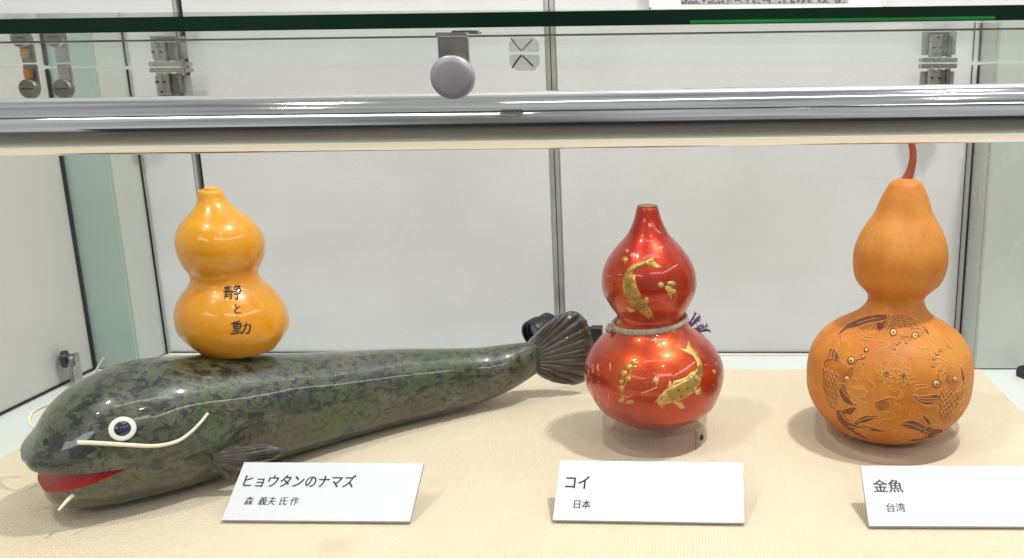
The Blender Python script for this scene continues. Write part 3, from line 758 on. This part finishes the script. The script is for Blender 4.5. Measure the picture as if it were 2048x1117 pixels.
# ------------------------------------------------------------------ catfish
ST = [ # X, Y, zc, hw, hu, hd
 (-.1735,.932,.0475,.008,.0165,.018),(-.181,.928,.0470,.015,.0195,.020),(-.205,.915,.0410,.024,.026,.025),(-.24,.90,.0365,.029,.031,.031),
 (-.31,.855,.0415,.038,.0385,.040),(-.365,.81,.0465,.046,.0445,.046),(-.408,.760,.0540,.053,.0500,.0535),(-.436,.725,.058,.058,.054,.0575),
 (-.458,.70,.060,.059,.057,.0595),(-.478,.684,.0595,.060,.0555,.0590),(-.495,.670,.058,.058,.0505,.0560),(-.508,.659,.0555,.052,.0435,.051),
 (-.518,.651,.053,.043,.0345,.044),(-.5245,.646,.051,.030,.023,.033),(-.5275,.6435,.050,.014,.010,.015)]
ST = [tuple([q[0]*(1+.010*min(1, max(0, (i-5)/2))/q[1]), q[1]+.010*min(1, max(0, (i-5)/2))])+q[2:] for i, q in enumerate(ST)]
cat = thing('catfish', (-.35, .80, 0), 'long glossy mottled green catfish model with open red mouth, lying across the cream cloth', 'model fish')
def loft():
    P = [Vector(s[:3]) for s in ST]; A = [Vector(s[3:]) for s in ST]
    P, _ = catmull(P, [0]*len(P), 6); A, _ = catmull(A, [0]*len(A), 6)
    bm = bmesh.new(); rings = []; n = 72
    for i, (p, a) in enumerate(zip(P, A)):
        t = P[min(i+1, len(P)-1)]-P[max(i-1, 0)]; t.z = 0; t.normalize(); lat = Vector((t.y, -t.x, 0))
        ring = []
        for k in range(n):
            th = 2*math.pi*k/n; c, s = math.cos(th), math.sin(th)
            e = .94
            x = math.copysign(abs(c)**e, c)*a.x; z = math.copysign(abs(s)**e, s)*(a.y if s > 0 else a.z)
            w = .0006*math.sin(i*.45+3*th)+.0005*math.sin(i*.21-2*th)
            q = p+lat*(x*(1+w*8))+Vector((0, 0, z*(1+w*8))); q.z = max(q.z, .0006)
            hwt = max(0, min(1, (-.478-p.x)/.05)); q += t*hwt*(.0075*math.exp(-((q.z-.058)/.010)**2)-max(0, .042-q.z)*.02)
            ring.append(bm.verts.new(q))
        rings.append(ring)
    for a, c in zip(rings, rings[1:]):
        for k in range(n): bm.faces.new((a[k], a[(k+1) % n], c[(k+1) % n], c[k]))
    bm.faces.new(rings[0]); bm.faces.new(rings[-1])
    bmesh.ops.remove_doubles(bm, verts=bm.verts, dist=1e-6)
    return fin_bm(bm, 'body', [M['catfish'], M['mouth']], None)
body = loft()
# head frame: u forward (to the nose), v to the viewer's side, w up
U = (Vector((ST[-1][0], ST[-1][1], 0))-Vector((ST[8][0], ST[8][1], 0))).normalized(); V = Vector((-U.y, U.x, 0))
NOSE = Vector((ST[-1][0], ST[-1][1], 0))
if V.y > 0: V = -V
def prism(prof, w0, w1, mat):
    bm = bmesh.new(); 
    A = [bm.verts.new(NOSE+U*u+V*w0+Vector((0, 0, z))) for u, z in prof]; B = [bm.verts.new(NOSE+U*u+V*w1+Vector((0, 0, z))) for u, z in prof]
    n = len(prof); bm.faces.new(A); bm.faces.new(B[::-1])
    for i in range(n): bm.faces.new((A[i], A[(i+1) % n], B[(i+1) % n], B[i]))
    bmesh.ops.recalc_face_normals(bm, faces=bm.faces)
    me = bpy.data.meshes.new('cutter'); bm.to_mesh(me); bm.free(); me.materials.append(mat); me.materials.append(mat)
    o = bpy.data.objects.new('cutter', me); COL.objects.link(o); return o
def ellips(c, ru, rv, rw, mat):
    bm = bmesh.new(); bmesh.ops.create_uvsphere(bm, u_segments=48, v_segments=24, radius=1)
    for v in bm.verts: v.co = NOSE+U*(c[0]+v.co.x*ru)+V*(c[1]+v.co.y*rv)+Vector((0, 0, c[2]+v.co.z*rw))
    bmesh.ops.recalc_face_normals(bm, faces=bm.faces)
    me = bpy.data.meshes.new('cutter'); bm.to_mesh(me); bm.free(); me.materials.append(mat); o = bpy.data.objects.new('cutter', me); COL.objects.link(o); return o
cut1 = prism([(-.060, .0475), (-.03, .0500), (-.008, .0530), (.03, .0550), (.03, .0330), (-.006, .0330), (-.028, .0375)], -.09, .09, M['catfish'])
MC, MR = (-.030, 0, .0385), (.0318, .049, .0145)
cut2 = ellips(MC, *MR, M['mouth'])
for cc in (cut1, cut2):
    md = body.modifiers.new('cut', 'BOOLEAN'); md.operation = 'DIFFERENCE'; md.solver = 'EXACT'; md.object = cc
    bpy.context.view_layer.update(); dg = bpy.context.evaluated_depsgraph_get()
    me2 = bpy.data.meshes.new_from_object(body.evaluated_get(dg)); body.modifiers.clear(); body.data = me2
    bpy.data.objects.remove(cc)
me2.materials.clear(); me2.materials.append(M['catfish']); me2.materials.append(M['mouth'])
for p in me2.polygons:
    q = p.center-NOSE; e = ((q.dot(U)-MC[0])/MR[0])**2+((q.dot(V))/MR[1])**2+((p.center.z-MC[2])/MR[2])**2
    p.material_index = 1 if e < 1.05 else 0
me2.polygons.foreach_set('use_smooth', [True]*len(me2.polygons)); me2.set_sharp_from_angle(angle=R(38))
put(body, cat)
bvf = bvh_of(body)

# tail fin: ribbed fan
def fan(name, root_pts, rim_px, Y0, Y1, ribs, amp, parent, thick=.0035, nj=14):
    rim = [Vector(p) for p in rim_px]; L = [0]
    for a, b in zip(rim, rim[1:]): L.append(L[-1]+(b-a).length)
    N = ribs*6
    def samp(t):
        s = t*L[-1]
        for i in range(len(rim)-1):
            if s <= L[i+1]+1e-9: f = (s-L[i])/(L[i+1]-L[i]); return rim[i]+(rim[i+1]-rim[i])*f
        return rim[-1]
    bm = bmesh.new(); F_, B_ = [], []
    for i in range(N+1):
        t = i/N; r0 = Vector(root_pts[0])+(Vector(root_pts[1])-Vector(root_pts[0]))*t
        q = samp(t); rf, rb_ = [], []
        for j in range(nj+1):
            s = j/nj; p = r0+(q-r0)*s; bend = math.sin(s*1.5)*6*(t-.5)
            Y = Y0+(Y1-Y0)*s
            rib = abs(math.sin(math.pi*ribs*t))*amp*min(1, .25+s)+.0006*math.sin(s*9+t*5)
            P = atY(p.x, p.y+bend*0, Y); edge = min(1, (1-s)*9, 6*min(t, 1-t)+.25)
            rf.append(bm.verts.new(P+Vector((0, -thick*.5*edge-rib*edge, 0)))); rb_.append(bm.verts.new(P+Vector((0, thick*.5*edge+rib*edge*.5+.0001, 0))))
        F_.append(rf); B_.append(rb_)
    for i in range(N):
        for j in range(nj):
            bm.faces.new((F_[i][j], F_[i+1][j], F_[i+1][j+1], F_[i][j+1])); bm.faces.new((B_[i][j], B_[i][j+1], B_[i+1][j+1], B_[i+1][j]))
        bm.faces.new((F_[i][-1], F_[i+1][-1], B_[i+1][-1], B_[i][-1])); bm.faces.new((F_[i][0], B_[i][0], B_[i+1][0], F_[i+1][0]))
    for j in range(nj):
        bm.faces.new((F_[0][j], F_[0][j+1], B_[0][j+1], B_[0][j])); bm.faces.new((F_[N][j], B_[N][j], B_[N][j+1], F_[N][j+1]))
    return fin_bm(bm, name, M['fin'], parent)
fan('tail_fin', [(1056, 690), (1072, 746)], [(1058,680),(1075,664),(1095,645),(1118,630),(1140,622),(1155,624),(1170,638),(1181,660),(1187,690),(1184,720),(1178,745),(1168,765),(1148,771),(1120,768),(1097,761),(1080,753)], .927, .942, 17, .0026, cat)
# pectoral fin on the near side
fan('pectoral_fin', [(424, 905), (428, 925)], [(434,897),(448,891),(470,888),(500,887),(535,889),(556,895),(564,905),(556,916),(530,924),(500,928),(480,940),(466,962),(452,958),(436,940)], .690, .700, 10, .0016, cat, .004)
fan('anal_fin', [(868, 812), (872, 816)], [(868,808),(890,806),(915,806),(913,813),(895,820),(872,822)], .858, .862, 5, .0008, cat, .003, 6)

# eye, nostril, whiskers
def eye(px, py):
    p = surf(bvf, px, py, 0); h, n, i, d = bvf.find_nearest(p)
    if n.dot(p-CAM) > 0: n = -n
    n = (n*.45+(CAM-p).normalized()*.55).normalized()
    e = bpy.data.objects.new('eye', None); COL.objects.link(e); e.location = p; put(e, cat)
    k = (p-CAM).dot(fw)/F
    R_ = 24*k; r_ = 14.5*k
    spin('eye_white', p-n*.002, n, [(0, 0), (R_, 0), (R_, .0030), (R_*.97, .0037), (R_*.92, .0040), (r_*1.04, .0040), (r_*1.0, .0034), (0, .0034)], M['white'], e, 48)
    spin('pupil', p-n*.002, n, [(0, .0030), (r_*.99, .0035), (r_*.95, .0041), (r_*.6, .0050), (r_*.3, .0054), (0, .0055)], M['pupil'], e, 40)
eye(245, 858)
def nostril(px, py):
    p = surf(bvf, px, py, 0)
    if p is None: return
    h, n, i, d = bvf.find_nearest(p)
    if n.dot(p-CAM) > 0: n = -n
    spin('nostril', p-n*.001, n, [(.0022, 0), (.0030, .0010), (.0036, .0016), (.0041, .0012), (.0044, 0)], M['catfish'], cat, 24)
    spin('nostril', p-n*.001, n, [(0, .0011), (.0026, .0011), (.0027, 0)], M['black'], cat, 20)
nostril(91, 885)
def whisker(pts, r0, r1, name='whisker', off=.0016):
    P = []
    for q in pts:
        if len(q) == 3: P.append(atY(*q))
        else:
            s = surf(bvf, q[0], q[1], off); P.append(s if s else atY(q[0], q[1], .66))
    n = len(P); tube(name, P, [r0+(r1-r0)*i/(n-1) for i in range(n)], M['cream'], cat, 10)
whisker([(158,886),(190,886),(230,888),(270,890),(305,891),(335,887),(360,878),(382,862),(400,844),(414,827)], .0019, .0012, off=.0022)
PW = surf(bvf, 145, 990, 0) or atY(145, 990, .63)
whisker([(146,990,PW.y),(132,1004,PW.y-.006),(117,1021,PW.y-.012)], .0018, .0009)
whisker([(74,969,.665),(60,976,.662),(45,984,.659)], .0012, .0006)
whisker([(84,858,.700),(66,855,.705),(59,842,.712),(64,827,.72),(84,815,.725),(112,806,.725)], .0014, .0012)
whisker([(186,752,.735),(198,732,.738),(208,716,.74)], .0012, .0007)

# ------------------------------------------------------------------ printed labels
def label_card(bl, br, tl, text1, box1, text2, box2, desc, slantfix=0):
    A = atZ(*bl, .003); B = atZ(*br, .003) if br else A+Vector((.158, .0, 0))
    Yt = A.y+.0435; TL = atY(*tl, Yt)
    xax = (B-A); wd = xax.length; xax.normalize()
    yv = TL-A; yv -= xax*yv.dot(xax); ht = yv.length; yax = yv.normalized(); n = xax.cross(yax)
    if n.y > 0: n = -n
    t = thing('label_card', ((A.x+B.x)/2, (A.y+B.y)/2, 0), desc, 'label', 'white printed labels in front of the gourds')
    th = .0026
    def slab(name, o, w, h, d0, d1, mat, bev):
        bm = bmesh.new(); bmesh.ops.create_cube(bm, size=1)
        for v in bm.verts: v.co = o+xax*((v.co.x+.5)*w)+yax*((v.co.y+.5)*h)+n*(d0+(v.co.z+.5)*(d1-d0))
        bmesh.ops.bevel(bm, geom=bm.edges[:], offset=bev, segments=2, affect='EDGES')
        return fin_bm(bm, name, mat, t, True, 35)
    slab('board', A, wd, ht, -th, 0, M['foam'], .0002)
    slab('printed_sheet', A+xax*.0001+yax*.0001, wd-.0002, ht-.0002, .0001, .0004, M['label'], .00008)
    # triangular foot behind
    for fx in (.02, wd-.02):
        bm = bmesh.new(); q = A+xax*fx
        pts = [q-n*th+yax*.004, q-n*th+yax*(ht-.006), Vector((q.x, (q-n*th+yax*(ht-.006)).y+.004, .0006))]
        pts[0].z = max(pts[0].z, .0006)
        f = [bm.verts.new(p) for p in pts]; g = [bm.verts.new(p+xax*.003) for p in pts]
        bm.faces.new(f); bm.faces.new(g[::-1])
        for i in range(3): bm.faces.new((f[i], f[(i+1) % 3], g[(i+1) % 3], g[i]))
        fin_bm(bm, 'foot', M['foam'], t, False)
    def text(name, s, bx):
        cu = bpy.data.curves.new('txt', 'FONT'); cu.body = s; cu.size = 1; cu.resolution_u = 3; cu.offset = .009 if name[0] == 't' else 0.
        o = bpy.data.objects.new('txt', cu); COL.objects.link(o)
        dg = bpy.context.evaluated_depsgraph_get(); me = bpy.data.meshes.new_from_object(o.evaluated_get(dg)); bpy.data.objects.remove(o)
        co = np.array([v.co[:] for v in me.vertices]); mn, mx = co.min(0), co.max(0)
        l0 = hit(bx[0], bx[3], A, n)-A; l1 = hit(bx[2], bx[1], A, n)-A
        x0, y0 = l0.dot(xax), l0.dot(yax); y1 = l1.dot(yax)
        # width measured along the baseline
        l2 = hit(bx[2]+(bx[4] if len(bx) > 4 else 0), bx[3], A, n)-A; x1 = l2.dot(xax)
        for v in me.vertices:
            u = (v.co.x-mn[0])/(mx[0]-mn[0]); w = (v.co.y-mn[1])/(mx[1]-mn[1])
            v.co = A+xax*(x0+(x1-x0)*u)+yax*(y0+(y1-y0)*w)+n*.00055
        if True:
            bm = bmesh.new(); bm.from_mesh(me); d2 = bmesh.ops.duplicate(bm, geom=bm.verts[:]+bm.edges[:]+bm.faces[:])
            for g in d2['geom']:
                if isinstance(g, bmesh.types.BMVert): g.co += xax*(.00022 if name[0] == 'c' else .0003)+n*.00003
            bm.to_mesh(me); bm.free()
        link(name, me, M['print'], t, False)
    text('title_lettering', text1, box1); text('caption_lettering', text2, box2)
label_card((443,1041), (820,1044), (477,925), 'ヒョウタンのナマズ', (484,951,716,975,-9), '森  義夫 氏 作', (487,995,599,1011,-4), 'white label tilted before the catfish, its title reading in nine large kana', 0)
label_card((1105,1041), (1489,1047), (1112,921), 'コイ', (1130,953,1177,978), '日本', (1147,1001,1180,1018), 'white label standing before the red gourd, with two large kana and two small kanji', 0)
label_card((1738,1053), None, (1718,932), '金魚', (1747,960,1807,986), '台湾', (1774,1007,1811,1025), 'white label cut by the right edge of the photo, before the large orange gourd', 0)

# ------------------------------------------------------------------ small things
# black spotlight behind the tail
sl = thing('spotlight', (-.17, 1.075, ZB), 'small black spotlight lying behind the tail fin of the catfish', 'spotlight')
yl = 1.065
c = atY(1068, 668, yl)
ax = Vector((-.55, -.80, -.18)).normalized()
spin('lamp_head', c, -ax, [(.0150, -.004), (.0178, -.004), (.0185, -.002), (.0185, .012), (.0165, .014), (.0165, .03), (.012, .036), (0, .037)], M['black'], sl, 48)
spin('lens', c, -ax, [(0, .004), (.0150, .003), (.0150, .001)], M['pupil'], sl, 40)
c2 = atY(1150, 676, 1.072)
box('lamp_body', c2.x-.03, c2.x+.024, 1.066, 1.088, ZB+.001, c2.z+.022, M['black'], sl, .009)
c3 = atY(1193, 672, 1.06); box('lamp_bracket', c2.x+.02, c3.x+.006, 1.064, 1.084, ZB+.001, atY(1193,659,1.064).z, M['black'], sl, .001)

# purple dried flower behind the red gourd
pf = thing('dried_flower', (.005, .90, 0), 'spiky purple dried flower behind the waist of the red gourd', 'flower')
rnd = random.Random(11)
for s_ in range(7):
    a0 = atY(1362+rnd.uniform(-4, 8), 668+rnd.uniform(-6, 10), .875)
    tip = atY(1388+s_*5+rnd.uniform(-4, 4), 628+s_*6+rnd.uniform(-5, 5), .875+rnd.uniform(-.01, .015))
    bm = bmesh.new(); pts = [a0+(tip-a0)*k/6 for k in range(7)]; tube_bm(bm, pts, [.0007]*6+[.0003], 5)
    for k in range(34):
        p = a0+(tip-a0)*rnd.uniform(.35, 1.0); d = ((tip-a0).normalized()*.9+Vector((rnd.gauss(0, .5), rnd.gauss(0, .6), rnd.gauss(0, .5)))).normalized()*rnd.uniform(.003, .006)
        tube_bm(bm, [p, p+d*.6, p+d], [.0005, .0004, .00015], 4)
    fin_bm(bm, 'floret_spike', M['purple'], pf)
base_pt = atY(1360, 670, .875)
tube('flower_stalk', [base_pt, Vector((base_pt.x-.004, .885, .05)), Vector((.004, .905, .0))], .001, M['stem'], pf, 8)

# clear plastic sensor hanging under the top glass, with crossed wires
Ys = .62
ctr = atY(1049, 108, Ys)
se = thing('hanging_sensor', (ctr.x, Ys, ZT), 'small clear pod with crossed black wires under the top glass beside the clamp', 'sensor')
k = .64/F
h = 26*k; w = 26*k; zt = ZT-.0008
spin('pod', (ctr.x, Ys, zt), (0, 0, -1), [(0, 0), (w*1.0, 0), (w*1.12, .001), (w*1.05, h*.7), (w*.8, h*.98), (w*.72, h*1.1), (w*.5, h*1.14), (0, h*1.14)], m_clear('clear_plastic', (.80, .80, .80, 1), 1.3, .12), se, 32)
tube('wire', [(ctr.x-.0005, Ys-w*1.1, zt-.001), (ctr.x-w*.35, Ys-w*1.12, zt-h*.45), (ctr.x-w*.72, Ys-w*1.1, zt-h*.95)], .0006, M['black'], se, 6)
tube('wire', [(ctr.x+.0005, Ys-w*1.1, zt-.001), (ctr.x+w*.38, Ys-w*1.12, zt-h*.42), (ctr.x+w*.80, Ys-w*1.1, zt-h*.85)], .0006, M['black'], se, 6)
cyl('indicator', (ctr.x, Ys-w*1.15, zt-.0005), (ctr.x, Ys-w*1.25, zt-.0005), .0007, M['pinklamp'], se, 12)

# framed print on the wall above the case
x0, x1 = atY(1298, 5, YW).x, atY(1768, 5, YW).x; z0 = atY(1500, 21, YW).z
fr = thing('framed_print', ((x0+x1)/2, YW, z0), 'white framed grey print on the wall above the case at the top edge', 'picture')
box('frame', x0, x1, YW-.010, YW-.0008, z0, z0+.22, M['poster'], fr, .0015)
for a_, b_, c_, d_ in ((x0, x1, z0, z0+.004), (x0, x0+.004, z0, z0+.22), (x1-.004, x1, z0, z0+.22)):
    box('frame_lip', a_+.0002, b_-.0002, YW-.0130, YW-.0101, c_+.0002, d_, M['white'], fr, .0008)
xi0, xi1 = atY(1362, 5, YW).x, atY(1694, 5, YW).x; zi = atY(1500, 9, YW).z
box('print', xi0, xi1, YW-.0112, YW-.0102, zi, z0+.2, M['halftone'], fr, .0003)
bpy.context.view_layer.update()
